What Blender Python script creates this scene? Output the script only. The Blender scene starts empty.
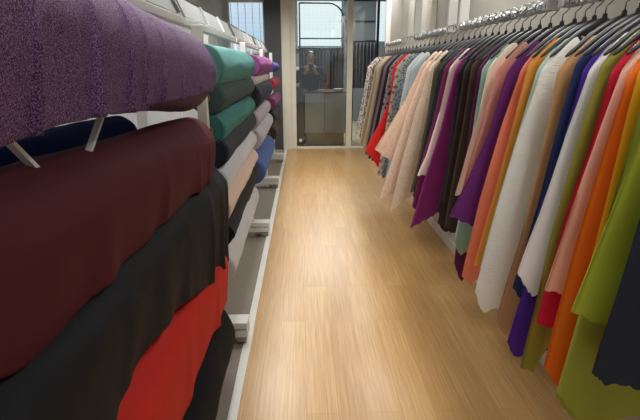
import bpy, bmesh, math, random
from mathutils import Vector, Matrix, noise
random.seed(7)
S = bpy.context.scene
C = S.collection
PI = math.pi

# ------------------------------------------------------------------ camera
H, f = 1.5, 462.0
PITCH = math.atan(145/f); YAW = math.atan(17*math.cos(PITCH)/f)
s_, c_ = math.sin, math.cos
FW = Vector((s_(YAW)*c_(PITCH), c_(YAW)*c_(PITCH), -s_(PITCH)))
RT = Vector((c_(YAW), -s_(YAW), 0))
UP = Vector((s_(YAW)*s_(PITCH), c_(YAW)*s_(PITCH), c_(PITCH)))
cam_d = bpy.data.cameras.new('camera'); cam = bpy.data.objects.new('camera', cam_d); C.objects.link(cam)
cam_d.sensor_width = 36; cam_d.lens = f/640*36; cam_d.clip_start = .05
cam.matrix_world = Matrix((( RT.x, UP.x, -FW.x, 0), (RT.y, UP.y, -FW.y, 0), (RT.z, UP.z, -FW.z, H), (0, 0, 0, 1)))
S.camera = cam
S.view_settings.view_transform = 'Standard'

def ray(x, y): return FW + RT*((x-320)/f) + UP*((210-y)/f)
def at(x, y, ax, v):                       # measured point of the photograph on a world plane
    d = ray(x, y); o = Vector((0, 0, H)); return o + d*((v-o[ax])/d[ax])
def alpha(x, y): d = ray(x, y); return d.z/abs(d.x)   # slope of the sight line seen along the aisle

# ------------------------------------------------------------------ materials
def lin(c): return tuple(((v/255)/12.92 if v/255 <= .04045 else ((v/255+.055)/1.055)**2.4) for v in c)+(1,)
def newmat(name):
    m = bpy.data.materials.new(name); m.use_nodes = True
    nt = m.node_tree; return m, nt, nt.nodes['Principled BSDF'], nt.nodes['Material Output']
def N(nt, t, **kw):
    n = nt.nodes.new(t)
    for k, v in kw.items():
        if k in n.inputs: n.inputs[k].default_value = v
        else: setattr(n, k, v)
    return n
def mixc(nt, fac, a, b, blend='MIX'):
    n = nt.nodes.new('ShaderNodeMix'); n.data_type = 'RGBA'; n.blend_type = blend
    for sock, v in ((n.inputs[0], fac), (n.inputs[6], a), (n.inputs[7], b)):
        if hasattr(v, 'is_output'): nt.links.new(v, sock)
        else: sock.default_value = v
    return n.outputs[2]
def objco(nt, scale):
    tc = N(nt, 'ShaderNodeTexCoord'); mp = N(nt, 'ShaderNodeMapping'); mp.inputs['Scale'].default_value = scale
    nt.links.new(tc.outputs['Object'], mp.inputs[0]); return mp.outputs[0]

def paint(name, col, rough=.5, metal=0, var=.06, bump=0, scale=6):
    m, nt, b, o = newmat(name)
    v = objco(nt, (1, 1, 1)); n = N(nt, 'ShaderNodeTexNoise', Scale=scale, Detail=4.0); nt.links.new(v, n.inputs['Vector'])
    c = lin(col); d = tuple(x*(1-var*2) for x in c[:3])+(1,)
    nt.links.new(mixc(nt, n.outputs[0], d, c), b.inputs['Base Color'])
    b.inputs['Roughness'].default_value = rough; b.inputs['Metallic'].default_value = metal
    if bump:
        bn = N(nt, 'ShaderNodeBump', Strength=bump, Distance=.01); n2 = N(nt, 'ShaderNodeTexNoise', Scale=scale*12, Detail=3.0)
        nt.links.new(v, n2.inputs['Vector']); nt.links.new(n2.outputs[0], bn.inputs['Height']); nt.links.new(bn.outputs[0], b.inputs['Normal'])
    return m

def fabric(name, col, rough=.85, sheen=.25, alpha_=1, kind='plain', col2=None):
    m, nt, b, o = newmat(name)
    v = objco(nt, (1, 1, 1)); c = lin(col); d = tuple(x*.86 for x in c[:3])+(1,)
    n = N(nt, 'ShaderNodeTexNoise', Scale=9.0, Detail=5.0); nt.links.new(v, n.inputs['Vector'])
    color = mixc(nt, n.outputs[0], d, c)
    hgt = N(nt, 'ShaderNodeTexNoise', Scale=420.0, Detail=2.0); nt.links.new(v, hgt.inputs['Vector']); h = hgt.outputs[0]; st, dist = .25, .002
    if kind == 'glitter':
        w = N(nt, 'ShaderNodeTexVoronoi', Scale=480.0); nt.links.new(v, w.inputs['Vector'])
        w2 = N(nt, 'ShaderNodeTexNoise', Scale=400.0, Detail=3.0); nt.links.new(v, w2.inputs['Vector'])
        r = N(nt, 'ShaderNodeValToRGB'); r.color_ramp.elements[0].position = .42; r.color_ramp.elements[1].position = .72
        nt.links.new(w2.outputs[0], r.inputs[0])
        color = mixc(nt, r.outputs[0], tuple(x*.62 for x in c[:3])+(1,), lin(col2)); h = w.outputs['Distance']; st, dist = .7, .004
    if kind in ('print', 'floral'):
        w = N(nt, 'ShaderNodeTexVoronoi', Scale=55.0 if kind == 'print' else 28.0, Randomness=1.0); nt.links.new(v, w.inputs['Vector'])
        r = N(nt, 'ShaderNodeValToRGB'); r.color_ramp.elements[0].position = .3; r.color_ramp.elements[1].position = .5
        nt.links.new(w.outputs['Distance'], r.inputs[0]); color = mixc(nt, r.outputs[0], color, lin(col2))
    if kind == 'crinkle':
        v2 = objco(nt, (1, 1, 9)); w = N(nt, 'ShaderNodeTexNoise', Scale=30.0, Detail=5.0, Distortion=.3); nt.links.new(v2, w.inputs['Vector']); h = w.outputs[0]; st, dist = .45, .012
    if kind == 'lace':
        w = N(nt, 'ShaderNodeTexVoronoi', Scale=120.0); nt.links.new(v, w.inputs['Vector'])
        color = mixc(nt, w.outputs['Distance'], c, tuple(x*.66 for x in c[:3])+(1,)); h = w.outputs['Distance']; st, dist = .5, .004
    if kind == 'rib':
        w = N(nt, 'ShaderNodeTexWave', Scale=60.0, Distortion=2.0, wave_type='BANDS', bands_direction='Y'); nt.links.new(v, w.inputs['Vector']); h = w.outputs[0]; st, dist = .35, .004
    nt.links.new(color, b.inputs['Base Color'])
    b.inputs['Roughness'].default_value = rough
    b.inputs['Sheen Weight'].default_value = sheen; b.inputs['Sheen Roughness'].default_value = .4
    b.inputs['Sheen Tint'].default_value = tuple(min(1, x*1.5+.05) for x in c[:3])+(1,)
    b.inputs['Specular IOR Level'].default_value = .3
    bn = N(nt, 'ShaderNodeBump', Strength=st, Distance=dist); nt.links.new(h, bn.inputs['Height']); nt.links.new(bn.outputs[0], b.inputs['Normal'])
    if alpha_ < 1: b.inputs['Alpha'].default_value = alpha_
    # a little light soaks through the cloth
    tr = N(nt, 'ShaderNodeBsdfTranslucent'); nt.links.new(color, tr.inputs[0]); mx = N(nt, 'ShaderNodeMixShader'); mx.inputs[0].default_value = .14
    nt.links.new(b.outputs[0], mx.inputs[1]); nt.links.new(tr.outputs[0], mx.inputs[2])
    if alpha_ < 1: mx.inputs[0].default_value = 0
    nt.links.new(mx.outputs[0], o.inputs[0])
    return m

def wood_floor():
    m, nt, b, o = newmat('oak_planks')
    v = objco(nt, (1, 1, 1)); rot = N(nt, 'ShaderNodeMapping'); rot.inputs['Rotation'].default_value = (0, 0, PI/2); nt.links.new(v, rot.inputs[0])
    br = N(nt, 'ShaderNodeTexBrick', **{'Scale': 1.0, 'Mortar Size': .0012, 'Mortar Smooth': .2, 'Brick Width': 1.25, 'Row Height': .145, 'Bias': 0.0})
    br.offset = .37
    nt.links.new(rot.outputs[0], br.inputs['Vector'])
    br.inputs['Color1'].default_value = lin((200, 163, 110)); br.inputs['Color2'].default_value = lin((188, 149, 96)); br.inputs['Mortar'].default_value = lin((178, 140, 88))
    g = objco(nt, (110, 2.4, 1)); n = N(nt, 'ShaderNodeTexNoise', Scale=1.0, Detail=6.0, Roughness=.65); nt.links.new(g, n.inputs['Vector'])
    r = N(nt, 'ShaderNodeValToRGB'); r.color_ramp.elements[0].position = .35; r.color_ramp.elements[1].position = .68
    r.color_ramp.elements[0].color = (.66, .60, .50, 1); r.color_ramp.elements[1].color = (1.1, 1.08, 1.05, 1)
    nt.links.new(n.outputs[0], r.inputs[0])
    g2 = objco(nt, (9, .7, 1)); n2 = N(nt, 'ShaderNodeTexNoise', Scale=1.0, Detail=3.0); nt.links.new(g2, n2.inputs['Vector'])
    c1 = mixc(nt, .8, br.outputs[0], r.outputs[0], 'MULTIPLY')
    r2 = N(nt, 'ShaderNodeValToRGB'); r2.color_ramp.elements[0].color = (.82, .78, .72, 1); r2.color_ramp.elements[1].color = (1.05, 1.05, 1.05, 1)
    nt.links.new(n2.outputs[0], r2.inputs[0])
    nt.links.new(mixc(nt, .6, c1, r2.outputs[0], 'MULTIPLY'), b.inputs['Base Color'])
    b.inputs['Roughness'].default_value = .36; b.inputs['Coat Weight'].default_value = .25; b.inputs['Coat Roughness'].default_value = .25
    bn = N(nt, 'ShaderNodeBump', Strength=.12, Distance=.003); nt.links.new(n.outputs[0], bn.inputs['Height']); nt.links.new(bn.outputs[0], b.inputs['Normal'])
    return m

def glass_mat():
    m, nt, b, o = newmat('clear_glass')
    t = N(nt, 'ShaderNodeBsdfTransparent'); t.inputs[0].default_value = (.86, .88, .87, 1)
    g = N(nt, 'ShaderNodeBsdfGlossy', Roughness=.02); lw = N(nt, 'ShaderNodeFresnel', IOR=1.7); mx = N(nt, 'ShaderNodeMixShader')
    nt.links.new(lw.outputs[0], mx.inputs[0]); nt.links.new(t.outputs[0], mx.inputs[1]); nt.links.new(g.outputs[0], mx.inputs[2]); nt.links.new(mx.outputs[0], o.inputs[0])
    return m

def daylight(name, top, bottom, strength, z0, z1):
    m, nt, b, o = newmat(name)
    tc = N(nt, 'ShaderNodeTexCoord'); sp = N(nt, 'ShaderNodeSeparateXYZ'); nt.links.new(tc.outputs['Object'], sp.inputs[0])
    mr = N(nt, 'ShaderNodeMapRange'); mr.inputs['From Min'].default_value = z0; mr.inputs['From Max'].default_value = z1; nt.links.new(sp.outputs['Z'], mr.inputs[0])
    # faint tower facade outside
    br = N(nt, 'ShaderNodeTexBrick', **{'Scale': 1.0, 'Mortar Size': .018, 'Brick Width': .11, 'Row Height': .075}); br.offset = 0
    br.inputs['Color1'].default_value = (.90, .94, .96, 1); br.inputs['Color2'].default_value = (.95, .97, .98, 1); br.inputs['Mortar'].default_value = (1, 1, 1, 1)
    sw = N(nt, 'ShaderNodeCombineXYZ'); nt.links.new(sp.outputs['X'], sw.inputs[0]); nt.links.new(sp.outputs['Z'], sw.inputs[1]); nt.links.new(sw.outputs[0], br.inputs['Vector'])
    col = mixc(nt, 1.0, mixc(nt, mr.outputs[0], lin(bottom), lin(top)), br.outputs[0], 'MULTIPLY')
    e = N(nt, 'ShaderNodeEmission', Strength=strength); nt.links.new(col, e.inputs[0]); nt.links.new(e.outputs[0], o.inputs[0])
    return m

def wrap_mat():
    m, nt, b, o = newmat('silver_wrap')
    v = objco(nt, (1, 1, 1)); w = N(nt, 'ShaderNodeTexVoronoi', Scale=70.0); nt.links.new(v, w.inputs['Vector'])
    b.inputs['Base Color'].default_value = lin((226, 228, 228)); b.inputs['Roughness'].default_value = .22; b.inputs['Metallic'].default_value = .35
    bn = N(nt, 'ShaderNodeBump', Strength=.9, Distance=.02); nt.links.new(w.outputs['Distance'], bn.inputs['Height']); nt.links.new(bn.outputs[0], b.inputs['Normal'])
    return m

M_FLOOR = wood_floor()
M_WALL = paint('grey_wall_paint', (196, 192, 180), .8, bump=.05)
M_WALL_L = paint('pale_grey_wall_paint', (190, 191, 188), .75, bump=.04)
M_CEIL = paint('ceiling_white', (225, 225, 220), .9)
M_DARK = paint('charcoal_paint', (70, 72, 75), .6)
M_WHITE = paint('white_powder_coat', (222, 221, 215), .4)
M_HEAD = paint('header_grey', (146, 149, 150), .6)
M_CREAM = paint('cream_frame', (224, 219, 203), .5)
M_CARPET = paint('taupe_carpet', (150, 140, 128), .95, bump=.6, scale=20)
M_STEEL = paint('worn_steel', (120, 118, 112), .4, .8, bump=.1)
M_CASTER = paint('grey_caster', (160, 154, 144), .5, .3)
M_CHROME = paint('hook_steel', (150, 150, 150), .25, .95)
M_HANGER = paint('black_hanger_plastic', (54, 55, 57), .36)
M_BLACK = paint('black_tube', (26, 28, 30), .4)
M_CARD = paint('cardboard', (176, 140, 98), .9)
M_GLASS = glass_mat()
M_WRAP = wrap_mat()
M_BACKWALL = paint('back_room_grey', (112, 118, 120), .8)
M_BACKFLOOR = paint('back_room_floor', (178, 164, 132), .4)
M_SKIN = paint('skin', (176, 132, 106), .6)

# ------------------------------------------------------------------ mesh helpers
def link(name, verts, faces, mat, parent=None, smooth=False):
    me = bpy.data.meshes.new(name); me.from_pydata([tuple(v) for v in verts], [], faces); me.update()
    bm = bmesh.new(); bm.from_mesh(me); bmesh.ops.recalc_face_normals(bm, faces=bm.faces); bm.to_mesh(me); bm.free()
    if mat: me.materials.append(mat)
    if smooth:
        for p in me.polygons: p.use_smooth = True
    o = bpy.data.objects.new(name, me); C.objects.link(o)
    if parent: o.parent = parent
    return o
def box_vf(x0, x1, y0, y1, z0, z1):
    v = [(x, y, z) for x in (x0, x1) for y in (y0, y1) for z in (z0, z1)]
    return v, [(0, 1, 3, 2), (4, 6, 7, 5), (0, 4, 5, 1), (2, 3, 7, 6), (0, 2, 6, 4), (1, 5, 7, 3)]
class MB:
    def __init__(s): s.v, s.f = [], []
    def add(s, vf):
        n = len(s.v); s.v += [tuple(p) for p in vf[0]]; s.f += [tuple(i+n for i in q) for q in vf[1]]; return s
    def box(s, *a): return s.add(box_vf(*a))
    def bar(s, p0, p1, w, t, up=(0, 0, 1)):
        p0, p1 = Vector(p0), Vector(p1); d = (p1-p0).normalized(); a = d.cross(Vector(up)).normalized(); b = a.cross(d)
        v = [p+a*sx*w/2+b*sy*t/2 for p in (p0, p1) for sx, sy in ((-1, -1), (1, -1), (1, 1), (-1, 1))]
        return s.add((v, [(0, 1, 2, 3), (7, 6, 5, 4)]+[(i, i+4, (i+1) % 4+4, (i+1) % 4) for i in range(4)]))
    def tube(s, pts, r, n=8):
        pts = [Vector(p) for p in pts]; v, fc = [], []
        ref = Vector((0, 0, 1))
        d0 = (pts[1]-pts[0]).normalized()
        if abs(d0.dot(ref)) > .9: ref = Vector((0, 1, 0)) if abs(d0.y) < .5 else Vector((1, 0, 0))
        for i, p in enumerate(pts):
            d = (pts[min(i+1, len(pts)-1)]-pts[max(i-1, 0)]).normalized()
            a = d.cross(ref)
            if a.length < .05: a = d.cross(Vector((1, .2, 0)))
            a.normalize(); b = d.cross(a); ref = -(b) if False else ref
            rr = r[i] if isinstance(r, (list, tuple)) else r
            v += [p+(a*c_(2*PI*k/n)+b*s_(2*PI*k/n))*rr for k in range(n)]
        for i in range(len(pts)-1):
            fc += [(i*n+k, i*n+(k+1) % n, (i+1)*n+(k+1) % n, (i+1)*n+k) for k in range(n)]
        fc += [tuple(range(n)), tuple((len(pts)-1)*n+k for k in range(n))[::-1]]
        return s.add((v, fc))
    def build(s, name, mat, parent=None, smooth=False, bevel=0):
        o = link(name, s.v, s.f, mat, parent, smooth)
        if bevel:
            m = o.modifiers.new('bevel', 'BEVEL'); m.width = bevel; m.segments = 2; m.limit_method = 'ANGLE'
        return o
def lerp(a, b, t): return a+(b-a)*t
def thing(name, label, cat, loc, group=None):
    o = bpy.data.objects.new(name, None); C.objects.link(o); o.empty_display_size = .1; o.location = loc
    o['label'] = label; o['category'] = cat
    if group: o['group'] = group
    return o
def adopt(root, *parts):                  # parent keeping world-space meshes where they are
    for p in parts:
        p.parent = root; p.matrix_parent_inverse = Matrix.Translation(root.location).inverted()
def tag(o, label, cat, group=None):
    o['label'] = label; o['category'] = cat
    if group: o['group'] = group
    return o
def struct(o): o['kind'] = 'structure'; return o

# ------------------------------------------------------------------ the setting
struct(MB().box(-.31, 1.25, -2.5, 8.7, -.05, 0).box(1.25, 2.4, 7.4, 8.7, -.05, 0).build('floor', M_FLOOR))
struct(MB().box(-1.4, -.352, -2.5, 8.7, -.05, .0).build('floor_carpet', M_CARPET))
struct(MB().box(-.352, -.31, -2.5, 8.68, -.05, .006).build('trim_1', M_WHITE))
struct(MB().box(-1.6, 2.5, 8.72, 13.2, -.05, -.0).build('floor_back_room', M_BACKFLOOR))
struct(MB().box(1.25, 1.37, -2.5, 7.4, 0, 2.8).box(1.37, 2.4, 7.28, 7.4, 0, 2.8).build('wall_right', M_WALL))
struct(MB().box(1.235, 1.2495, -2.5, 7.4, .0, .085).build('baseboard_right', M_WHITE))
lw = MB().box(-1.52, -1.4, -2.5, 8.7, 0, 2.8).build('wall_left', M_WALL_L); struct(lw)
mb = MB()
for y in (1.2, 2.6, 4.0, 5.4, 6.8, 8.0): mb.box(-1.4, -1.39, y, y+.03, .0, 2.8)
struct(mb.build('trim_2', M_WHITE))
struct(MB().box(-1.6, 2.5, -2.5, 8.9, 2.8, 2.9).build('ceiling', M_CEIL))
# far end: wall with a window at left, charcoal column, white jamb, glazed partition
struct(MB().box(-1.4, -1.29, 8.72, 8.84, 0, 2.8).box(-1.29, -.66, 8.72, 8.84, 0, 1.72).box(-1.29, -.66, 8.72, 8.84, 2.56, 2.8).build('wall_end', M_WALL_L))
w1 = struct(MB().box(-1.29, -.66, 8.80, 8.82, 1.72, 2.56).build('window_1', daylight('window_daylight', (206, 226, 242), (176, 208, 234), 1.0, 1.7, 2.6)))
fr = MB()
fr.box(-1.30, -.65, 8.70, 8.76, 2.53, 2.57).box(-1.30, -1.27, 8.70, 8.76, 1.72, 2.53).box(-.69, -.65, 8.70, 8.76, 1.72, 2.53).box(-1.30, -.65, 8.68, 8.76, 1.69, 1.73)
x = -1.25
while x < -.7:
    fr.box(x, x+.008, 8.755, 8.775, 1.73, 2.53); x += .124
o = fr.build('window_frame', M_WHITE); o.parent = w1
struct(MB().box(-.66, -.376, 8.56, 8.84, 0, 2.8).build('trim_3', M_DARK))
struct(MB().box(-.376, -.22, 8.60, 8.80, 0, 2.8).box(-.22, -.13, 8.64, 8.80, 0, 2.8).build('trim_4', M_CREAM))
d1 = struct(MB().box(-.13, .79, 8.70, 8.712, .02, 2.75).build('door_1', M_GLASS))
o = MB().box(.79, .89, 8.66, 8.76, 0, 2.8).build('door_stile', M_CREAM); o.parent = d1
o = MB().box(-.13, .79, 8.67, 8.74, 0, .035).build('door_rail', M_CREAM); o.parent = d1
kb = MB().tube([(-.10, 8.69, 1.44), (-.10, 8.63, 1.44)], .022, 12).tube([(-.10, 8.64, 1.44), (-.10, 8.61, 1.44)], .034, 12).build('door_knob', M_WHITE, smooth=True); kb.parent = d1
kb = MB().tube([(-.06, 8.69, .15), (-.06, 8.64, .15)], .03, 12).build('door_stop', M_WHITE, smooth=True); kb.parent = d1
w2 = struct(MB().box(.89, 2.4, 8.70, 8.712, .02, 2.75).build('window_2', M_GLASS))
o = MB().box(1.31, 1.35, 8.67, 8.74, 0, 2.8).build('window_post', M_BLACK); o.parent = w2
o = MB().box(.89, 2.4, 8.67, 8.74, 0, .035).build('window_sill', M_CREAM); o.parent = w2

# back room seen through the glass
struct(MB().box(-1.6, -.16, 13.0, 13.12, 0, 3.6).box(-.16, 1.06, 13.0, 13.12, 0, 1.98).box(1.06, 1.93, 13, 13.12, 0, 3.6).box(1.93, 2.6, 13.0, 13.12, 0, 2.1).box(-.16, 2.6, 13, 13.12, 3.08, 3.6).build('wall_back', M_BACKWALL))
struct(MB().box(-1.72, -1.6, 8.84, 13.1, 0, 3.6).box(2.5, 2.62, 7.4, 13.1, 0, 3.6).build('wall_back_side', M_BACKWALL))
struct(MB().box(-1.6, 2.6, 8.9, 13.1, 3.6, 3.7).build('ceiling_back', M_BACKWALL))
w3 = struct(MB().box(-.16, 1.06, 13.06, 13.08, 1.98, 3.08).build('window_3', daylight('tower_daylight', (232, 242, 246), (222, 236, 242), 1.5, 2.0, 3.1)))
o = MB().box(-.20, -.13, 12.95, 13.05, 1.95, 3.1).box(1.02, 1.08, 12.95, 13.05, 1.95, 3.1).box(-.2, 1.08, 12.9, 13.05, 1.9, 1.98).build('window_frame', M_BACKWALL); o.parent = w3
w4 = struct(MB().box(1.93, 2.5, 13.06, 13.08, 2.1, 3.08).build('window_4', daylight('side_daylight', (232, 242, 246), (222, 236, 242), 1.5, 2.1, 3.1)))
struct(MB().box(1.0, 1.9, 12.96, 12.998, 2.58, 2.61).box(1.0, 1.9, 12.96, 12.998, 2.1, 2.13).build('trim_5', M_BLACK))

# ------------------------------------------------------------------ fabric rolls on the left rack
def roll(label, mat, y0, y1, top, bot, Xa, group, wr=.010, flap=None, rows=56, seed=0, geo=None, side=None):
    """top / bot: ((x,y) near, (x,y) far) measured silhouette points; Xa: axis distance left of the aisle"""
    rnd = random.Random(seed*17+3)
    ab = []
    for i in (0, 1):
        a1, a2 = math.atan(alpha(*top[i])), math.atan(alpha(*bot[i]))
        mid, half = (a1+a2)/2, abs(a1-a2)/2
        D = abs(Xa)/c_(mid); ab.append((H+abs(Xa)*math.tan(mid), D*s_(half)))
    # measured stations along Y
    ys = []
    for i in (0, 1):
        d = ray((top[i][0]+bot[i][0])/2, (top[i][1]+bot[i][1])/2); xs = Xa+ab[i][1]*.8; ys.append(xs/d.x*d.y)
    if abs(ys[1]-ys[0]) < .2: ys = [y0, y1]
    def station(y):
        if geo: t = (y-y0)/(y1-y0); return lerp(geo[0][0], geo[1][0], t), lerp(geo[0][1], geo[1][1], t)
        t = (y-ys[0])/(ys[1]-ys[0]); t = max(-.45, min(1.3, t))
        return ab[0][0]+(ab[1][0]-ab[0][0])*t, max(.03, ab[0][1]+(ab[1][1]-ab[0][1])*t)
    if side:                                  # straight roll: (front X, radius), height read at its far end
        xf_, r_ = side; Xa = xf_-r_
        zz = at(top[1][0], (top[1][1]+bot[1][1])/2, 0, xf_).z; geo = ((zz, r_*1.02), (zz, r_))
    zc, rc = station((y0+y1)/2)
    n = 40; v, fc = [], []
    ph = rnd.uniform(0, 9)
    def rad(y, th, r):
        w = noise.noise(Vector((c_(th)*1.4+ph, s_(th)*1.4, y*2.6)))*wr*1.3+noise.noise(Vector((c_(th)*3+ph, s_(th)*3+5, y*9)))*wr*.5
        return r+w
    for i in range(rows+1):
        t = i/rows; y = y0+(y1-y0)*t; z, r = station(y)
        e = min(1, min(t, 1-t)*(y1-y0)/.012); 
        r *= .93+.07*math.sqrt(max(0, e*(2-e)))
        for k in range(n):
            th = 2*PI*k/n; q = rad(y, th, r)
            v.append((Xa+q*c_(th), y, z+q*s_(th)))
    for i in range(rows):
        fc += [(i*n+k, i*n+(k+1) % n, (i+1)*n+(k+1) % n, (i+1)*n+k) for k in range(n)]
    for base, yy, sg in ((0, y0, -1), (rows*n, y1, 1)):     # spiral layered ends
        z, r = station(yy); prev = base; rr = [.84, .70, .55, .40, .26]
        for j, q in enumerate(rr):
            b0 = len(v); dy = (.006 if j % 2 == 0 else -.001)*-sg
            for k in range(n):
                th = 2*PI*k/n; v.append((Xa+r*q*c_(th), yy+dy, z+r*q*s_(th)))
            fc += [(prev+k, prev+(k+1) % n, b0+(k+1) % n, b0+k) for k in range(n)]
            prev = b0
        fc.append(tuple(prev+k for k in range(n)))
    root = thing('fabric_roll', label, 'fabric roll', (Xa, y0, zc), group)
    body = link('rolled_cloth', v, fc, mat, None, True); adopt(root, body)
    z0, r0 = station(y0); z1, r1 = station(y1)
    for yy, z, r, sg in ((y0, z0, r0, -1), (y1, z1, r1, 1)):
        tb = MB(); R, q, m2 = max(.016, r*.22), max(.012, r*.17), 18
        for ry, rq in ((yy-sg*.03, R), (yy+sg*.003, R), (yy+sg*.003, q), (yy-sg*.02, q)):
            tb.v += [(Xa+rq*c_(2*PI*k/m2), ry, z+rq*s_(2*PI*k/m2)) for k in range(m2)]
        for a in range(3): tb.f += [(a*m2+k, a*m2+(k+1) % m2, (a+1)*m2+(k+1) % m2, (a+1)*m2+k) for k in range(m2)]
        adopt(root, tb.build('cardboard_core', M_CARD, smooth=True))
    if flap:                                  # loose end of the cloth hanging down in front of the roll
        hem, folds, depth = flap               # hem: list of (y, z)
        fv, ff = [], []; nj, nr = (300 if len(folds) > 5 else 130), 30
        def hz(y):
            for (a, za), (b, zb) in zip(hem, hem[1:]):
                if y <= b or (b, zb) == hem[-1]:
                    t = max(0, min(1, (y-a)/(b-a))); return za+(zb-za)*t
        for j in range(nj+1):
            y = y0+.004+(y1-y0-.008)*j/nj; z, r = station(y)
            zh = hz(y)+.006*noise.noise(Vector((y*9, ph, 0)))+.010*noise.noise(Vector((y*4, ph, 3)))
            arc = [PI*.62+(0-PI*.62)*k/14 for k in range(15)]
            path = [(Xa+(rad(y, th, r)+.005)*c_(th), z+(rad(y, th, r)+.005)*s_(th), 0) for th in arc]
            xf, zf, _ = path[-1]
            L = max(.01, zf-zh)
            for k in range(1, nr-13):
                t = k/(nr-14); path.append((xf-.012*t*t, zf-L*t, t))
            for (px, pz, t) in path:
                w = 0
                for (fy, fw, fa) in folds:
                    dy = y+(z-pz)*.18-fy; w += fa*math.exp(-(dy/fw)**2)
                w *= .25+.75*t if px > Xa else max(0, .25*(pz-z)/r)
                g = depth*t*noise.noise(Vector((y*5+ph, t*.8, 2)))
                fv.append((px+w+g, y, pz))
        m3 = 15+nr-14
        for j in range(nj):
            ff += [(j*m3+k, j*m3+k+1, (j+1)*m3+k+1, (j+1)*m3+k) for k in range(m3-1)]
        fl = link('loose_flap', fv, ff, mat, None, True); adopt(root, fl)
        so = fl.modifiers.new('thick', 'SOLIDIFY'); so.thickness = .003
    return root, station

F = fabric
G1 = 'fabric rolls in the nearest bay of the white rack'
G2 = 'fabric rolls in the second bay of the white rack'
G3 = 'fabric rolls in the third bay of the white rack'
G4 = 'fabric rolls in the farthest bay of the white rack'
PF = [(.62, .008, .022), (.74, .007, .020), (.93, .007, .026), (1.10, .006, .020), (1.19, .006, .018), (1.33, .007, .016), (1.50, .008, .016), (1.72, .010, .012)]
roll('thick roll of purple glitter cloth, topmost in the nearest rack bay', F('purple_glitter', (70, 40, 82), .6, .4, kind='glitter', col2=(184, 138, 196)), .25, 2.0,
     ((130, 0), (212, 42)), ((130, 100), (212, 104)), -.52, G1, .004, flap=([(.25, 1.395), (.6, 1.40), (1.1, 1.40), (1.6, 1.395), (2.0, 1.40)], PF, .02), seed=1)
roll('dark navy blue roll half hidden between the purple glitter and maroon rolls', F('navy_cloth', (34, 56, 128), .8), .3, 1.72,
     ((20, 130), (133, 112)), ((20, 200), (133, 146)), -.66, G1, .006, seed=2)
roll('draped roll of dark maroon cloth below the purple glitter roll', F('maroon_cloth', (84, 22, 31), .75, .15), .25, 2.03,
     ((0, 185), (205, 120)), ((0, 300), (212, 172)), -.50, G1, .004, geo=((1.245, .106), (1.175, .108)), flap=([(.25, 1.14), (.5, 1.115), (.63, 1.07), (.9, 1.075), (1.15, 1.07), (1.6, 1.055), (2.12, 1.01)], [(.9, .05, .008), (1.3, .03, .008), (1.7, .03, .012), (1.9, .02, .01)], .018), seed=3)
roll('black roll with a long drooping flap above the red roll', F('black_cloth', (20, 22, 27), .75, .05), .25, 2.16,
     ((60, 345), (205, 178)), ((60, 420), (225, 240)), -.49, G1, .008, geo=((1.005, .115), (.945, .116)), flap=([(.25, .84), (.78, .835), (1.05, .83), (1.25, .80), (1.5, .722), (2.08, .575), (2.2, .57)], [(.9, .05, .014), (1.4, .05, .016), (1.75, .04, .02), (2.0, .03, .014), (2.12, .02, .012)], .03), seed=4)
roll('bright red roll draped beneath the black one in the nearest rack bay', F('red_cloth', (206, 40, 32), .75, .2), .25, 2.06,
     ((90, 420), (226, 262)), ((160, 420), (232, 292)), -.49, G1, .005, geo=((.755, .12), (.59, .115)), flap=([(.25, .48), (1.18, .46), (1.6, .45), (2.0, .40), (2.16, .39)], [(.9, .04, .008), (1.3, .05, .01), (1.8, .04, .01)], .015), seed=5)
roll('black roll lowest in the nearest rack bay, almost touching the carpet', F('soot_cloth', (17, 17, 19), .85, .05), .25, 2.02,
     ((150, 420), (226, 308)), ((215, 420), (232, 400)), -.53, G1, .008, geo=((.25, .175), (.255, .185)), seed=6)

R2 = [
 ('bright teal roll topmost in the second rack bay', F('teal_cloth', (84, 140, 136), .6, .3, kind='rib'), ((214, 41), (253, 55)), ((214, 88), (254, 78)), -.53),
 ('dark bottle green roll under the bright teal one', F('bottle_green', (62, 80, 78), .8), ((208, 91), (247, 79.5)), ((208, 115), (248, 97)), -.51),
 ('narrow teal roll lower down, between bottle green and black rolls', F('deep_teal', (58, 124, 116), .7), ((207, 116), (250, 102)), ((207, 137), (250, 117)), -.50),
 ('black roll under the narrow teal roll of the second rack bay', F('ink_cloth', (44, 48, 58), .8), ((212, 137), (250, 118)), ((213, 164), (252, 136)), -.50),
 ('light silver grey roll between black and peach rolls', F('silver_cloth', (212, 214, 216), .5, .3), ((216, 165), (252, 138)), ((218, 190), (253, 156)), -.50),
 ('pale peach roll under the silver grey roll', F('pale_peach', (226, 196, 178), .6), ((220, 192), (253, 157)), ((228, 224), (255, 176)), -.49),
 ('black roll with jagged edge under the pale peach roll', F('jet_cloth', (36, 34, 36), .85), ((228, 226), (253, 177)), ((233, 246), (255, 196)), -.485),
 ('white grey roll lowest in the second rack bay', F('chalk_cloth', (216, 216, 216), .6), ((232, 250), (255, 198)), ((235, 292), (256, 220)), -.49)]
for i, (l, m, t, b, xa) in enumerate(R2):
    fl = None
    if 'jagged' in l: fl = ([(2.44+.03*k, .62-.035*k*.3+(.0 if k % 2 else -.028)) for k in range(47)], [], .008)
    roll(l, m, 2.38, 3.97, t, b, xa, G2, .006, flap=None if not fl else ([(y, .60-.02*((y-2.44)/1.4)+(.0 if int(y*40) % 2 else -.02)) for y, z in fl[0]], [], .006), seed=20+i, rows=36, side=[(-.39, .115), (-.40, .085), (-.40, .078), (-.395, .095), (-.40, .095), (-.395, .08), (-.395, .075), (-.395, .10)][i])
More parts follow.
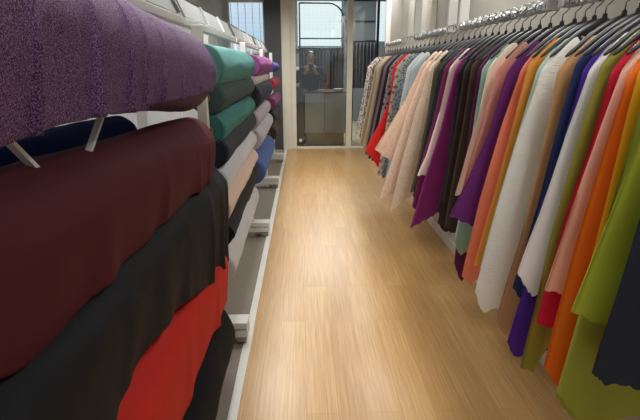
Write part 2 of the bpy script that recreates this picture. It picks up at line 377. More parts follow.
R3 = [
 ('magenta purple roll topmost in the third rack bay', F('magenta_cloth', (134, 72, 126), .6, .3), ((254, 53), (271, 60)), ((254, 75), (272, 71)), -.455),
 ('small off-white roll just under the magenta purple roll', F('offwhite_cloth', (222, 214, 208), .7), ((254, 76), (270, 72)), ((254, 86), (270, 80)), -.43),
 ('thick black navy roll with its round end showing, third rack bay', F('midnight_cloth', (42, 46, 62), .7), ((251, 88), (270, 81)), ((253, 114), (272, 99)), -.44),
 ('pale lavender grey roll under the thick black navy roll', F('lavender_grey', (190, 178, 186), .6), ((253, 116), (269, 103)), ((253, 132), (269, 115)), -.44),
 ('light grey roll with dark hollow end above the blue roll', F('dove_grey', (184, 182, 184), .6), ((254, 136), (269, 119)), ((256, 158), (271, 136)), -.435),
 ('medium blue roll lowest in the third rack bay', F('denim_blue', (74, 96, 150), .8), ((255, 161), (271, 146)), ((257, 194), (272, 166)), -.43)]
for i, (l, m, t, b, xa) in enumerate(R3): roll(l, m, 4.06, 5.68, t, b, xa, G3, .005, seed=40+i, rows=24, side=[(-.355, .09), (-.40, .05), (-.36, .11), (-.385, .075), (-.365, .095), (-.35, .115)][i])
R4 = [
 ('small indigo roll at the far end of the rack, topmost', F('indigo_cloth', (70, 66, 130), .7), ((273, 62), (277, 63)), ((273, 72), (277, 71)), -.42),
 ('small rose red roll at the far end of the rack', F('rose_red', (170, 50, 72), .7), ((273, 80), (277, 79)), ((273, 91), (277, 88)), -.42),
 ('small plum magenta roll at the far end of the rack', F('plum_magenta', (132, 62, 118), .7), ((272.5, 101), (277, 97)), ((273, 115), (277.5, 108)), -.42),
 ('charcoal roll at the far end of the rack', F('charcoal_cloth', (58, 60, 62), .8), ((272.5, 117), (277, 110)), ((273, 132), (277.5, 122)), -.42),
 ('dark brown roll lowest at the far end of the rack', F('dark_brown_cloth', (72, 58, 48), .8), ((272.5, 134), (277.5, 124)), ((273.5, 154), (278, 140)), -.42)]
for i, (l, m, t, b, xa) in enumerate(R4): roll(l, m, 5.82, 7.3, t, b, xa, G4, .004, seed=60+i, rows=16, side=[(-.345, .06), (-.345, .065), (-.34, .075), (-.345, .08), (-.34, .10)][i])

# the rack itself
rack = thing('display_rack', 'long white metal rack carrying the fabric rolls along the left', 'rack', (-.75, 2.32, 0))
YP = [-.1, 2.30, 4.00, 5.75, 7.38]
for y in YP:
    up = MB().box(-.80, -.76, y-.02, y+.02, .12, 1.86).box(-.80, -.455, y-.012, y+.012, .12, .16).box(-.51, -.464, y-.024, y+.024, .10, 1.675).build('upright', M_WHITE, bevel=.003); adopt(rack, up)
    ft = MB().box(-.86, -.322, y-.05, y+.05, .055, .095).box(-.86, -.326, y-.035, y+.04, .095, .108).box(-.86, -.322, y-.05, y+.05, .108, .145).build('foot', M_WHITE, bevel=.003); ft.parent = up
    cs = MB().tube([(-.385, y-.01, .032), (-.335, y-.01, .032)], .030, 14).box(-.45, -.335, y-.035, y+.04, .036, .056).tube([(-.45, y+.01, .028), (-.41, y+.01, .028)], .027, 14).build('caster', M_CASTER); cs.parent = up
    for z in (.30, .5, .72, .95, 1.18, 1.40):
        a = MB().bar((-.78, y, z), (-.47, y, z+.012), .022, .03).build('bracket_arm', M_WHITE); a.parent = up
for a, b in zip(YP, YP[1:]):
    r = MB().bar((-.56, a+.03, 1.692), (-.56, b-.03, 1.692), .05, .034).build('top_rail', M_WHITE, bevel=.004); adopt(rack, r)
    hp = link('header_panel', [(-.556, a+.05, 1.712), (-.546, a+.05, 1.716), (-.590, a+.05, 1.812), (-.600, a+.05, 1.808), (-.556, b-.10, 1.712), (-.546, b-.10, 1.716), (-.590, b-.10, 1.812), (-.600, b-.10, 1.808)],
              [(0, 1, 2, 3), (7, 6, 5, 4), (0, 4, 5, 1), (1, 5, 6, 2), (2, 6, 7, 3), (3, 7, 4, 0)], M_HEAD); adopt(rack, hp)
    el = MB().bar((-.594, a+.03, 1.815), (-.594, b-.03, 1.815), .012, .010).build('edge_strip', M_STEEL); adopt(rack, el)
    for q in (.33, .66):
        yy = a+(b-a)*q; v = MB().bar((-.543, yy, 1.717), (-.586, yy, 1.811), .018, .006, (0, 1, 0)).build('panel_clip', M_WHITE); adopt(rack, v)
    e = MB().bar((-.546, b-.085, 1.716), (-.592, b-.085, 1.812), .03, .014, (0, 1, 0)).build('end_cap', M_STEEL); adopt(rack, e)
    lr = MB().bar((-.78, a+.03, .14), (-.78, b-.03, .14), .04, .04).build('base_rail', M_WHITE); adopt(rack, lr)
for p, q in (((14, 147), (47, 180)), ((99, 122), (85, 162))):
    A, B = at(*p, 0, -.47), at(*q, 0, -.47); d = (B-A)
    A = A-d*.12; B = B+d*.1
    b = MB().bar(A, B, .008, .014, (1, 0, 0)).build('brace', M_WHITE); adopt(rack, b)

# ------------------------------------------------------------------ hanging rails on the right
XR, ZR = 1.03, 1.735
RAILS = [(5.95, 4.95, 'farthest white hanging rail, by the glass partition'), (4.42, 3.40, 'white hanging rail second from the glass partition'),
         (3.16, 2.04, 'white hanging rail second from the camera, over purple and brown cloths'), (1.92, .62, 'nearest white hanging rail wrapped in crinkled silver film, at top right')]
for i, (ya, yb, l) in enumerate(RAILS):
    t = thing('hanging_rail', l, 'rail', (XR, ya, 2.8), 'white hanging rails along the right wall')
    for y in (ya, yb):
        adopt(t, MB().box(XR-.03, XR+.03, y-.018, y+.018, ZR-.02, 2.8).build('upright', M_WHITE, bevel=.003))
    n = 60; v, fc = [], []
    for k in range(n+1):
        y = ya+(yb-ya)*k/n
        for j in range(12):
            th = 2*PI*j/12; q = .024+.007*noise.noise(Vector((y*40, c_(th)*2, s_(th)*2)))+.004*noise.noise(Vector((y*90, c_(th)*3, 4)))
            v.append((XR+q*c_(th), y, ZR+q*s_(th)))
    for k in range(n): fc += [(k*12+j, k*12+(j+1) % 12, (k+1)*12+(j+1) % 12, (k+1)*12+j) for j in range(12)]
    fc += [tuple(range(12))[::-1], tuple(n*12+j for j in range(12))]
    adopt(t, link('wrapped_bar', v, fc, M_WRAP, None, False))
# white pilaster strip on the right wall between the two far rails
struct(MB().box(1.20, 1.2495, 4.62, 4.78, .09, 2.8).build('trim_6', M_CREAM))

# ------------------------------------------------------------------ hanging cloths
def poly(pts, t):
    L = [0]
    for p, q in zip(pts, pts[1:]): L.append(L[-1]+math.hypot(q[0]-p[0], q[1]-p[1]))
    d = t*L[-1]
    for i in range(len(pts)-1):
        if d <= L[i+1] or i == len(pts)-2:
            u = (d-L[i])/max(1e-6, L[i+1]-L[i]); return (lerp(pts[i][0], pts[i+1][0], u), lerp(pts[i][1], pts[i+1][1], u))
ZN = 1.655
hang_proto = [None]
def hanger(y, label, dz=0, tilt=0):
    g = 'black plastic hangers on the right hand rails'
    if hang_proto[0] is None:
        t = thing('clothes_hanger', label, 'hanger', (XR, y, ZR), g)
        n = 24; v, fc = [], []                                   # broad moulded shoulder arch
        for k in range(n+1):
            u = -1+2*k/n; au = abs(u); zt = ZN-.122*au**1.5-ZR; xx = u*.172
            hw = .005+.003*au**.8; hh = .046-.034*au**.6
            if au > .95: hw *= .7; hh *= .7
            for (a, b) in ((-1, -1), (-1, .2), (-.6, .8), (0, 1), (.6, .8), (1, .2), (1, -1)):
                v.append((xx, a*hw, zt-hh/2+b*hh/2))
        m = 7
        for k in range(n): fc += [(k*m+j, k*m+(j+1) % m, (k+1)*m+(j+1) % m, (k+1)*m+j) for j in range(m)]
        fc += [tuple(range(m)), tuple(n*m+j for j in range(m))[::-1]]
        b = link('shoulder_bar', v, fc, M_HANGER, t, True)
        neck = MB().tube([(0, 0, ZN-ZR-.02), (0, 0, ZN-ZR+.012)], [.012, .007], 10).build('neck', M_HANGER, t)
        pts = [(0, 0, ZN-ZR), (0, 0, -.045), (.012, 0, -.035)]+[(c_(a)*.031, 0, s_(a)*.031-.002) for a in [(-40+k*22)*PI/180 for k in range(12)]]
        hk = MB().tube(pts, .0026, 6).build('hook', M_CHROME, t, True)
        hang_proto[0] = t; o = t
    else:
        src = hang_proto[0]; o = src.copy(); C.objects.link(o)
        for ch in src.children:
            c = ch.copy(); C.objects.link(c); c.parent = o
        o.location = (XR, y, ZR); o['label'] = label
    o.rotation_euler.z = tilt
    return o

def cloth(name, label, mat, Y, tip, edge, hem, seed, thick=.014, fold=.010, back_drop=.05, zig=.003, hanger_label=None, far_drop=.0, nfold=1.7):
    rnd = random.Random(seed*31+5)
    E_ = [at(px, py, 1, Y) for px, py in [tip]+edge]
    E_ = [(p.x, p.z) for p in E_]
    Xt = E_[0][0]; zt = E_[0][1]
    zt = min(max(zt, 1.475), 1.515); Xt = min(max(Xt, .78), .86); E_[0] = (Xt, zt)
    Hm = [E_[-1]]+[(p.x, p.z) for p in (at(px, py, 1, Y) for px, py in hem)]
    if len(hem) == 0: Hm.append((Hm[0][0]+.10, Hm[0][1]+rnd.uniform(.0, .03)))
    Hm = [(min(x, 1.17), z) for x, z in Hm]
    xl, zl = Hm[-1]
    if xl < 1.16: Hm.append((lerp(xl, 1.17, .5), zl+rnd.uniform(.02, .08))); Hm.append((1.18, zl+rnd.uniform(.05, .15)))
    ph = [rnd.uniform(0, 6.28) for _ in range(6)]
    nt_, ns = 30, 44
    Xb = 2*XR-Xt-.01; Xb = min(Xb, 1.215)
    def top(s):
        u = 2*s-1; x = lerp(Xt, Xb, s); a = abs(u)
        z = zt+(1.632-zt)*(1-a**1.85)-.07*(math.exp(-(u/.40)**8) if u < 0 else .45+.55*math.exp(-(u/.46)**6))
        return x, z
    def pt(s, t, side):
        tx, tz = top(s); hx, hz = poly(Hm, s)
        x, z = lerp(tx, hx, t), lerp(tz, hz, t)
        ex, ez = poly(E_, t); bx, bz = lerp(Xt, Hm[0][0], t), lerp(zt, Hm[0][1], t)
        w = (1-s)**2; x += (ex-bx)*w; z += (ez-bz)*w
        if side < 0: z -= far_drop*t*t
        # shoulder curls over the hanger, edges close the two layers
        prof = (max(0, 1-abs(2*s-1)**5))**.5
        th = thick*prof*(1.0 if t < .1 else .8+.2*t)
        fo = fold*min(1, t*1.6+.05)*(s_(2*PI*nfold*s*(.7+.3*(1-t))+ph[0]+t*1.0)+.28*s_(2*PI*(nfold*1.9)*s+ph[1]-t*.8)+.35*s_(2*PI*1.1*s+ph[3]))/1.6
        if side < 0: fo = fo*.6
        fo += .006*t*noise.noise(Vector((s*3+ph[4], t*3, seed)))
        if t > .999: z += (zig if int(s*200) % 2 else -zig)
        return (x, Y+side*-th*1.0+fo, z)
    loop = [(i/ns, 1) for i in range(ns+1)]+[(i/ns, -1) for i in range(ns, -1, -1)]
    m = len(loop); v, fc = [], []
    for j in range(nt_+1):
        t = j/nt_
        for (s, sd) in loop: v.append(pt(s, t, sd))
    for j in range(nt_):
        fc += [(j*m+k, j*m+(k+1) % m, (j+1)*m+(k+1) % m, (j+1)*m+k) for k in range(m)]
    for i in range(ns): fc.append((i, i+1, m-2-i, m-1-i))          # over the shoulder
    o = link(name, v, fc, mat, None, True)
    tag(o, label, 'fabric', 'cloths on hangers along the right wall')
    hanger(Y, hanger_label or ('black hanger carrying the '+label.split(',')[0]), tilt=rnd.uniform(-.05, .05))
    return o

K = 0
def cl(label, col, Y, tip, edge, hem=(), **kw):
    global K; K += 1
    mk = {k: kw.pop(k) for k in ('rough', 'sheen', 'alpha_', 'kind', 'col2') if k in kw}
    col = tuple(min(252, c*1.07) for c in col)
    m = fabric('hanging_cloth_%d' % K, col, **mk)
    return cloth('hanging_cloth', label, m, Y, tip, edge, list(hem), K, **kw)

cl('near-black navy cloth, nearest to the camera at the right edge', (42, 46, 58), .97, (690, 100), [(668, 150), (640, 215), (612, 310), (592, 372)], [(604, 384), (622, 383), (640, 388)])
cl('short bright lime cloth beside the near-black navy cloth', (174, 184, 54), 1.06, (662, 96), [(634, 155), (605, 230), (573, 312)], [(587, 318), (597, 322)])
cl('long olive lime cloth reaching lowest, under the short bright lime one', (160, 164, 64), 1.115, (646, 92), [(625, 160), (595, 260), (556, 390)], [(574, 415), (590, 424)], far_drop=.02)
cl('mustard yellow cloth, only its shoulder showing beside the orange one', (226, 166, 28), 1.165, (637, 76), [(624, 125), (606, 200), (580, 300)])
cl('vivid orange cloth hanging beside the mustard shoulder', (255, 116, 26), 1.21, (626, 86), [(612, 125), (577, 240), (544, 366)], [(556, 386), (570, 362)], rough=.7)
cl('peach pink cloth between vivid orange and crimson', (240, 184, 160), 1.262, (619, 79), [(601, 125), (580, 185), (545, 290)], [(559, 292), (566, 288)], rough=.7)
cl('crimson red cloth behind the peach pink one', (200, 32, 60), 1.31, (609, 83), [(590, 145), (566, 215), (536, 322)], [(545, 326), (556, 322)])
cl('olive green cloth beside the crimson one, with broad shoulder', (150, 145, 60), 1.355, (600, 68), [(583, 120), (552, 230), (521, 368)], [(532, 372), (546, 345)])
cl('smooth white cloth beside the olive green one', (236, 232, 232), 1.41, (588, 74), [(568, 130), (540, 215), (518, 273)], [(530, 294), (552, 289)], rough=.7)
cl('violet blue cloth, only its pointed hem showing below', (84, 44, 158), 1.455, (582, 74), [(565, 135), (540, 240), (508, 342)], [(514, 357), (528, 352)])
cl('navy blue cloth between smooth white and camel cloths', (44, 58, 104), 1.50, (575, 66), [(558, 125), (538, 205), (513, 287)], [(527, 308), (540, 300)])
cl('camel brown cloth beside the navy blue one', (198, 152, 104), 1.565, (557, 73), [(545, 135), (520, 240), (497, 316)], [(503, 335), (530, 312)])
cl('crinkled white gauze cloth, widest white in the row', (238, 236, 228), 1.665, (541, 72), [(520, 130), (497, 210), (476, 292)], [(482, 312), (498, 304), (520, 288)], kind='crinkle', fold=.016)
cl('pale mint cloth, a sliver at the shoulder of the white gauze', (182, 214, 194), 1.725, (536, 76), [(519, 130), (498, 200), (480, 268)])
cl('ochre orange cloth between pale mint and coral cloths', (222, 150, 66), 1.785, (527, 68), [(514, 120), (494, 195), (474, 265)])
cl('coral salmon cloth beside the ochre orange one', (240, 138, 106), 1.85, (520, 74), [(502, 125), (480, 200), (462, 276)], [(470, 284), (481, 272)])
cl('deep purple cloth with broad folded front', (104, 42, 112), 1.94, (507, 76), [(488, 135), (468, 180), (450, 216)], [(459, 220), (474, 226), (484, 220)], nfold=2.2)
cl('rose pink cloth, a narrow strip beside the deep purple one', (222, 152, 134), 2.03, (497, 70), [(486, 110), (470, 160), (458, 205)])
cl('ivory cream cloth between rose pink and chocolate cloths', (236, 220, 202), 2.12, (488, 69), [(478, 115), (465, 160), (455, 195)])
cl('sage green cloth, only its hem showing under the deep purple one', (150, 186, 170), 2.21, (482, 70), [(474, 120), (464, 190), (454, 240)], [(459, 254), (470, 248)])
cl('dark aubergine cloth, only its hem showing under the sage one', (96, 34, 84), 2.29, (478, 71), [(470, 120), (461, 200), (454, 262)], [(460, 280), (470, 270)])
cl('chocolate brown cloth beside the ivory cream one', (82, 64, 56), 2.375, (471, 68), [(465, 110), (454, 170), (444, 226)], [(452, 233), (465, 228)])
cl('umber brown cloth behind the chocolate brown one', (66, 52, 48), 2.47, (464, 70), [(457, 115), (448, 170), (438, 222)], [(444, 232), (455, 228)])
cl('charcoal black cloth beside the magenta plum one', (46, 44, 48), 2.56, (459, 71), [(453, 115), (446, 170), (437, 210)], [(444, 222), (456, 220)])
cl('magenta plum cloth ending in a long point', (142, 46, 116), 2.645, (455, 71), [(440, 130), (424, 180), (410, 228)], [(430, 217), (446, 207)], nfold=2)
cl('narrow blush cream cloth between the two plum cloths', (232, 214, 204), 2.74, (449, 70), [(440, 110), (426, 155), (417, 175)])
cl('dark wine plum cloth behind the narrow blush one', (118, 38, 86), 2.83, (444, 70), [(432, 125), (420, 165), (412, 206)], [(418, 212), (428, 200)])
cl('green black cloth beside the dark wine plum one', (52, 58, 60), 2.92, (439, 71), [(431, 115), (421, 160), (413, 196)], [(418, 203), (426, 198)])
cl('dark olive grey cloth behind the green black one', (88, 84, 70), 3.02, (434, 70), [(427, 115), (418, 160), (410, 192)])
cl('long beige lace cloth reaching lowest of the beige three', (226, 200, 176), 3.13, (429, 70), [(415, 110), (400, 165), (389, 212)], [(397, 205), (406, 197)], kind='lace', alpha_=.93)
cl('pinkish beige lace cloth, middle of the beige three', (226, 194, 172), 3.25, (424, 70), [(408, 110), (394, 155), (379, 199)], [(388, 195), (396, 190)], kind='lace', alpha_=.93)
cl('light peach lace cloth fanned out to the left, shortest of the beige three', (230, 196, 170), 3.38, (420, 70), [(405, 100), (390, 125), (375, 149)], [(384, 157), (393, 160)], kind='lace', alpha_=.95)
far = [
 ('light blue grey cloth behind the beige lace three', (164, 174, 178), 'plain', None, 155),
 ('pale grey melange cloth behind the light blue grey one', (186, 190, 188), 'plain', None, 160),
 ('steel grey speckled cloth beside the pale grey melange one', (140, 150, 154), 'print', (90, 100, 106), 168),
 ('dark teal print cloth nearer than the scarlet one', (62, 76, 80), 'print', (150, 156, 150), 174),
 ('rust and grey print cloth touching the scarlet one', (120, 88, 84), 'floral', (184, 170, 160), 170),
 None,
 ('navy floral cloth just beyond the scarlet one', (50, 54, 72), 'floral', (150, 140, 140), 176),
 ('black cloth with short hem beyond the navy floral one', (40, 40, 44), 'plain', None, 172),
 ('dusty mauve cloth beyond the scarlet one', (140, 112, 122), 'plain', None, 168),
 ('dark slate cloth beside the dusty mauve one', (66, 68, 74), 'plain', None, 164),
 ('warm taupe cloth beyond the dark slate one', (170, 150, 128), 'plain', None, 162),
 ('sand beige cloth beyond the warm taupe one', (196, 178, 150), 'plain', None, 158),
 ('khaki cloth beside the sand beige one', (168, 156, 126), 'plain', None, 160),
 ('grey floral cloth fourth from the far end', (150, 146, 142), 'floral', (90, 84, 84), 156),
 ('off-white print cloth third from the far end', (206, 202, 192), 'print', (124, 110, 100), 154),
 ('brown and cream print cloth second from the far end', (128, 108, 96), 'floral', (210, 200, 184), 152),
 ('black and white print cloth last in the row by the glass', (72, 72, 70), 'print', (214, 210, 204), 150)]
n = len(far)
for i, it in enumerate(far):
    Y = 3.52+(5.86-3.52)*i/(n-1)
    tx = 303+385/Y-1.0
    if it is None:
        cl('scarlet red cloth flared out to the left, far down the row', (214, 40, 38), Y, (tx, 72), [(390, 100), (380, 122), (365, 150)], [(372, 158), (381, 172), (388, 168)], fold=.02); continue
    l, col, kd, c2, yb = it
    rnd = random.Random(i+90)
    cx = 303+ (300+rnd.uniform(-8, 14))/Y; zb = .58+rnd.uniform(-.05, .05)+(.05 if i > 8 else 0)
    # hem height measured in metres for the far ones
    d = Vector((0, Y, zb-H)); z = d.dot(FW); yb = 210-f*d.dot(UP)/z
    kw = dict(kind=kd) if c2 is None else dict(kind=kd, col2=c2)
    cl(l, col, Y, (tx, 70+rnd.uniform(-1, 1)), [(lerp(tx, cx, .35), lerp(70, yb, .35)), (cx, yb)], [], fold=.014, **kw)

# ------------------------------------------------------------------ behind the glass
def on(x, y, Y): return at(x, y, 1, Y)
tr = thing('garment_rack', 'black tubular garment rack with rounded top corner behind the glass', 'rack', (.4, 9.85, 0))
Yr = 9.85
xl, xr = on(299.5, 20, Yr).x, on(343.5, 20, Yr).x
ztop, zmid, zlow = on(320, 3, Yr).z, on(320, 38.5, Yr).z, on(320, 48.5, Yr).z
arc = [(xr-.30+.30*c_(a), Yr, ztop-.30+.30*s_(a)) for a in [PI/2-PI/2*k/8 for k in range(9)]]
adopt(tr, MB().tube([(xl, Yr, 0), (xl, Yr, ztop), ], .016).tube([(xl, Yr, ztop)]+arc+[(xr, Yr, 0)], .016).build('arch_frame', M_BLACK, smooth=True))
adopt(tr, MB().tube([(xl, Yr, zmid), (xr, Yr, zmid)], .013).build('cross_bar', M_BLACK, smooth=True))
adopt(tr, MB().tube([(xl, Yr, zlow), (xr, Yr, zlow)], .013).build('hanging_bar', M_BLACK, smooth=True))
adopt(tr, MB().box(xl-.02, xl+.02, Yr-.15, Yr+.25, 0, .04).box(xr-.02, xr+.02, Yr-.15, Yr+.25, 0, .04).build('foot', M_BLACK))

def dark_garment(label, mat, x, Y, w, z1, z0, group, seed):
    v, fc = [], []; m, n = 16, 12; rn = random.Random(seed)
    ph = rn.uniform(0, 6)
    for j in range(n+1):
        t = j/n; ww = w*(.35+.65*min(1, t*7)**.5)
        for k in range(m):
            a = 2*PI*k/m; q = 1+.14*s_(5*a+ph)*t
            v.append((x+ww*.5*c_(a)*q, Y+.06*s_(a)*q, lerp(z1, z0, t)))
    for j in range(n): fc += [(j*m+k, j*m+(k+1) % m, (j+1)*m+(k+1) % m, (j+1)*m+k) for k in range(m)]
    fc += [tuple(range(m)), tuple(n*m+k for k in range(m))]
    o = link('hanging_garment', v, fc, mat, None, True); tag(o, label, 'garment', group)
gm = [fabric('back_garment_%d' % i, c) for i, c in enumerate([(84, 88, 94), (126, 126, 128), (66, 70, 76), (104, 102, 106), (140, 138, 138)])]
z0 = on(320, 89, Yr).z
n = 13
for i in range(n):
    dark_garment('grey or black garment hanging close together on the tubular rack behind the glass', gm[(i*3) % 5], xl+.05+(xr-xl-.1)*i/(n-1), Yr, .058, zlow-.013, z0, 'garments on the tubular rack behind the glass', i)
rk = thing('garment_rack', 'low dark garment rack behind the right hand glass pane', 'rack', (1.15, 9.6, 0))
xa, xb = on(353, 60, 9.6).x, on(377, 60, 9.6).x
zr2 = on(360, 41, 9.6).z; zb2 = on(360, 88, 9.6).z
adopt(rk, MB().tube([(xa, 9.6, zr2), (xb, 9.6, zr2)], .014).build('hanging_bar', M_BLACK, smooth=True))
for x in (xa, xb): adopt(rk, MB().tube([(x, 9.6, 0), (x, 9.6, zr2+.01)], .014).build('leg', M_BLACK, smooth=True))
gm2 = [fabric('back_navy_%d' % i, c) for i, c in enumerate([(62, 68, 90), (76, 80, 104), (52, 56, 74)])]
for i in range(7):
    dark_garment('dark navy garment hanging close together behind the right hand pane', gm2[i % 3], xa+.03+(xb-xa-.06)*i/6, 9.6, .06, zr2-.014, zb2, 'navy garments behind the right hand pane', 50+i)
# white counter
ct = thing('counter', 'white counter with dark top standing behind the glass door', 'counter', (.35, 9.0, 0))
xa, xb, zt = on(305, 110, 8.9).x, on(346, 110, 8.9).x, on(330, 93, 8.9).z
adopt(ct, MB().box(xa, xb, 8.9, 9.12, 0.25, zt).build('body', paint('counter_white', (200, 199, 192), .5), bevel=.006))
adopt(ct, MB().box(xa-.02, xb+.02, 8.88, 9.14, zt, zt+.025).build('top', M_STEEL))
adopt(ct, MB().box(xa+.03, xb-.03, 8.93, 9.1, 0, .25).build('plinth', M_BACKFLOOR))
adopt(ct, MB().box(xa+.36, xa+.37, 8.895, 8.9, .28, zt-.03).build('panel_joint', M_STEEL))
cx_ = on(338, 93, 9.1).x
tag(MB().add(([(cx_+r*c_(2*PI*k/14), 9.0+r*.7*s_(2*PI*k/14), zt+.026+z) for r, z in ((.075, 0), (.11, .035), (.10, .05), (.03, .055)) for k in range(14)],
     [(a*14+k, a*14+(k+1) % 14, (a+1)*14+(k+1) % 14, (a+1)*14+k) for a in range(3) for k in range(14)]+[tuple(range(14)), tuple(42+k for k in range(14))])).build('folded_cloth', M_WHITE, smooth=True),
    'small white folded cloth lying on the counter behind the glass', 'cloth')
xk = xa-.09
tag(MB().box(xk-.09, xk+.055, 8.88, 9.1, .05, on(302, 86, 9.05).z).box(xk-.09, xk-.07, 8.88, 8.9, 0, .05).box(xk+.035, xk+.055, 8.88, 8.9, 0, .05).box(xk-.09, xk+.055, 9.08, 9.1, 0, .05).build('cabinet', M_DARK, bevel=.004),
    'narrow dark cabinet standing left of the white counter behind the glass', 'cabinet')

# reflection of the photographer raising a phone, modelled as a solid figure behind glass
def skin_mesh(name, nodes, edges, mat, parent, sub=2, root=0):
    me = bpy.data.meshes.new(name); me.from_pydata([n[0] for n in nodes], edges, []); ob = bpy.data.objects.new(name, me); C.objects.link(ob)
    sk = ob.modifiers.new('skin', 'SKIN'); sk.use_smooth_shade = True
    for i, nd in enumerate(nodes):
        r = nd[1]; me.skin_vertices[0].data[i].radius = r if isinstance(r, tuple) else (r, r)
        me.skin_vertices[0].data[i].use_root = (i == root)
    ob.modifiers.new('sub', 'SUBSURF').levels = sub; ob.modifiers['sub'].render_levels = sub
    dg = bpy.context.evaluated_depsgraph_get(); m2 = bpy.data.meshes.new_from_object(ob.evaluated_get(dg)); bpy.data.objects.remove(ob)
    m2.materials.clear(); m2.materials.append(mat); m2.name = name
    o = bpy.data.objects.new(name, m2); C.objects.link(o)
    if parent: adopt(parent, o)
    return o
Yp = 9.36
px = on(310.5, 60, Yp).x
zh = on(311, 50, Yp).z
per = thing('photographer_reflection', 'reflection of the photographer in dark clothes raising a phone, modelled as a figure behind the glass', 'photographer_reflection', (px, Yp, 0))
sc = zh/1.76
P = lambda x, y, z: (px+x*sc, Yp+y*sc, z*sc)
nodes = [(P(0, 0, .95), (.15, .11)), (P(0, 0, 1.15), (.14, .10)), (P(0, 0, 1.36), (.17, .11)), (P(0, 0, 1.46), (.07, .065)), (P(0, -.01, 1.54), (.055, .06)), (P(0, -.02, 1.63), (.078, .095)), (P(0, -.01, 1.71), (.07, .085)),
         (P(-.20, 0, 1.40), .058), (P(-.27, -.12, 1.18), .044), (P(-.10, -.32, 1.34), .034), (P(-.055, -.36, 1.40), .026),
         (P(.20, 0, 1.40), .058), (P(.27, -.12, 1.18), .044), (P(.10, -.32, 1.34), .034), (P(.055, -.36, 1.40), .026),
         (P(-.10, 0, .86), .092), (P(-.11, -.02, .48), .062), (P(-.11, .02, .09), .042), (P(-.12, -.13, .04), .035),
         (P(.10, 0, .86), .092), (P(.11, -.02, .48), .062), (P(.11, .02, .09), .042), (P(.12, -.13, .04), .035)]
ed = [(0, 1), (1, 2), (2, 3), (3, 4), (4, 5), (5, 6), (2, 7), (7, 8), (8, 9), (9, 10), (2, 11), (11, 12), (12, 13), (13, 14), (0, 15), (15, 16), (16, 17), (17, 18), (0, 19), (19, 20), (20, 21), (21, 22)]
body = skin_mesh('body', nodes, ed, M_SKIN, per)
M_CLO = fabric('dark_clothes', (40, 42, 48))
jn = [(nodes[i][0], tuple(r*1.22 for r in nodes[i][1]) if isinstance(nodes[i][1], tuple) else nodes[i][1]*1.2) for i in (0, 1, 2, 7, 8, 9, 11, 12, 13)]+[(P(0, .0, 1.475), (.085, .08))]
skin_mesh('jacket', jn, [(0, 1), (1, 2), (2, 3), (3, 4), (4, 5), (2, 6), (6, 7), (7, 8), (2, 9)], M_CLO, per)
tn = [(nodes[i][0], tuple(r*1.12 for r in nodes[i][1]) if isinstance(nodes[i][1], tuple) else nodes[i][1]*1.18) for i in (0, 15, 16, 17, 19, 20, 21)]
skin_mesh('trousers', tn, [(0, 1), (1, 2), (2, 3), (0, 4), (4, 5), (5, 6)], M_CLO, per)
skin_mesh('hair', [(P(0, .03, 1.60), (.074*sc, .07*sc)), (P(0, .02, 1.68), (.084*sc, .088*sc)), (P(0, .005, 1.745), (.066*sc, .078*sc))], [(0, 1), (1, 2)], M_BLACK, per)
for sgn in (-1, 1):
    skin_mesh('ear', [(P(sgn*.082, -.01, 1.60), .012), (P(sgn*.088, -.005, 1.64), .016)], [(0, 1)], M_SKIN, per, 1)
    for k in range(4):
        zz = 1.385+.018*k
        skin_mesh('finger', [(P(sgn*.058, -.355, zz), .0095), (P(sgn*.066, -.385, zz+.006), .009), (P(sgn*.048, -.402, zz+.008), .008), (P(sgn*(.026-.003*abs(k-1.5)), -.400, zz+.008), .007)], [(0, 1), (1, 2), (2, 3)], M_SKIN, per, 1)
    skin_mesh('thumb', [(P(sgn*.052, -.345, 1.39), .011), (P(sgn*.046, -.355, 1.43), .010), (P(sgn*.03, -.366, 1.455), .008)], [(0, 1), (1, 2)], M_SKIN, per, 1)
    skin_mesh('eye', [(P(sgn*.03, -.112, 1.635), .008), (P(sgn*.03, -.118, 1.635), .006)], [(0, 1)], M_BLACK, per, 1)
    skin_mesh('shoe', [(P(sgn*.11, .03, .05), .05*sc), (P(sgn*.12, -.08, .042), .045*sc), (P(sgn*.125, -.17, .035), .035*sc)], [(0, 1), (1, 2)], M_BLACK, per, 1)
skin_mesh('nose', [(P(0, -.112, 1.625), .011), (P(0, -.128, 1.595), .015)], [(0, 1)], M_SKIN, per, 1)
skin_mesh('mouth', [(P(-.022, -.105, 1.555), .006), (P(0, -.110, 1.553), .008), (P(.022, -.105, 1.555), .006)], [(0, 1), (1, 2)], paint('lips', (140, 78, 70)), per, 1)
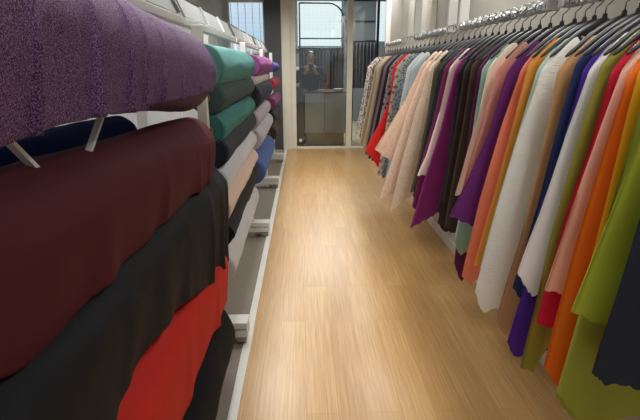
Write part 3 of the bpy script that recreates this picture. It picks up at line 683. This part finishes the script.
ph_ = MB().box(px-.036*sc, px+.036*sc, Yp-.388*sc, Yp-.378*sc, 1.36*sc, 1.51*sc).build('phone', M_BLACK, bevel=.004)
tag(ph_, 'black phone held up in the reflection of the photographer, modelled behind the glass', 'phone')
lens = MB().tube([(px+.018*sc, Yp-.387*sc, 1.49*sc), (px+.018*sc, Yp-.391*sc, 1.49*sc)], .009, 12).build('camera_lens', M_STEEL); lens.parent = ph_

# ------------------------------------------------------------------ light
LG = 1.25
def area(name, loc, rot, sx, sy, e, col=(1, 1, 1)):
    l = bpy.data.lights.new(name, 'AREA'); l.shape = 'RECTANGLE'; l.size = sx; l.size_y = sy; l.energy = e; l.color = col
    o = bpy.data.objects.new(name, l); C.objects.link(o); o.location = loc; o.rotation_euler = rot; return o
for row, xl_, es in (('left', -.47, (18, 36, 38, 30)), ('right', 1.0, (19, 25, 24, 15))):
    for y, e, wh in zip((.7, 3.0, 5.2, 7.0), es, ('nearest to the camera', 'second from the camera', 'third from the camera', 'nearest to the glass partition')):
        t = thing('ceiling_light', 'ceiling light with an added dark hood over the %s row, %s' % (row, wh), 'ceiling light', (xl_, y, 2.8), 'ceiling lights above the aisle')
        adopt(t, MB().box(xl_-.20, xl_-.185, y-.56, y+.56, 2.60, 2.8).box(xl_+.185, xl_+.20, y-.56, y+.56, 2.60, 2.8).box(xl_-.185, xl_+.185, y-.56, y-.545, 2.60, 2.8).box(xl_-.185, xl_+.185, y+.545, y+.56, 2.60, 2.8).build('added_hood', M_DARK))  # dark hood added to keep the lamp out of the glass reflections
        area('ceiling_lamp', (xl_, y, 2.785), (0, 0, 0), .34, 1.05, e*LG, (1, .985, .955))
area('back_room_fill', (.6, 11, 3.5), (0, 0, 0), 1.4, 1.4, 170, (.94, .98, 1))  # unseen fill light added to brighten the back room
w = bpy.data.worlds.new('world'); S.world = w; w.use_nodes = True
w.node_tree.nodes['Background'].inputs[0].default_value = (.86, .93, 1, 1); w.node_tree.nodes['Background'].inputs[1].default_value = .58
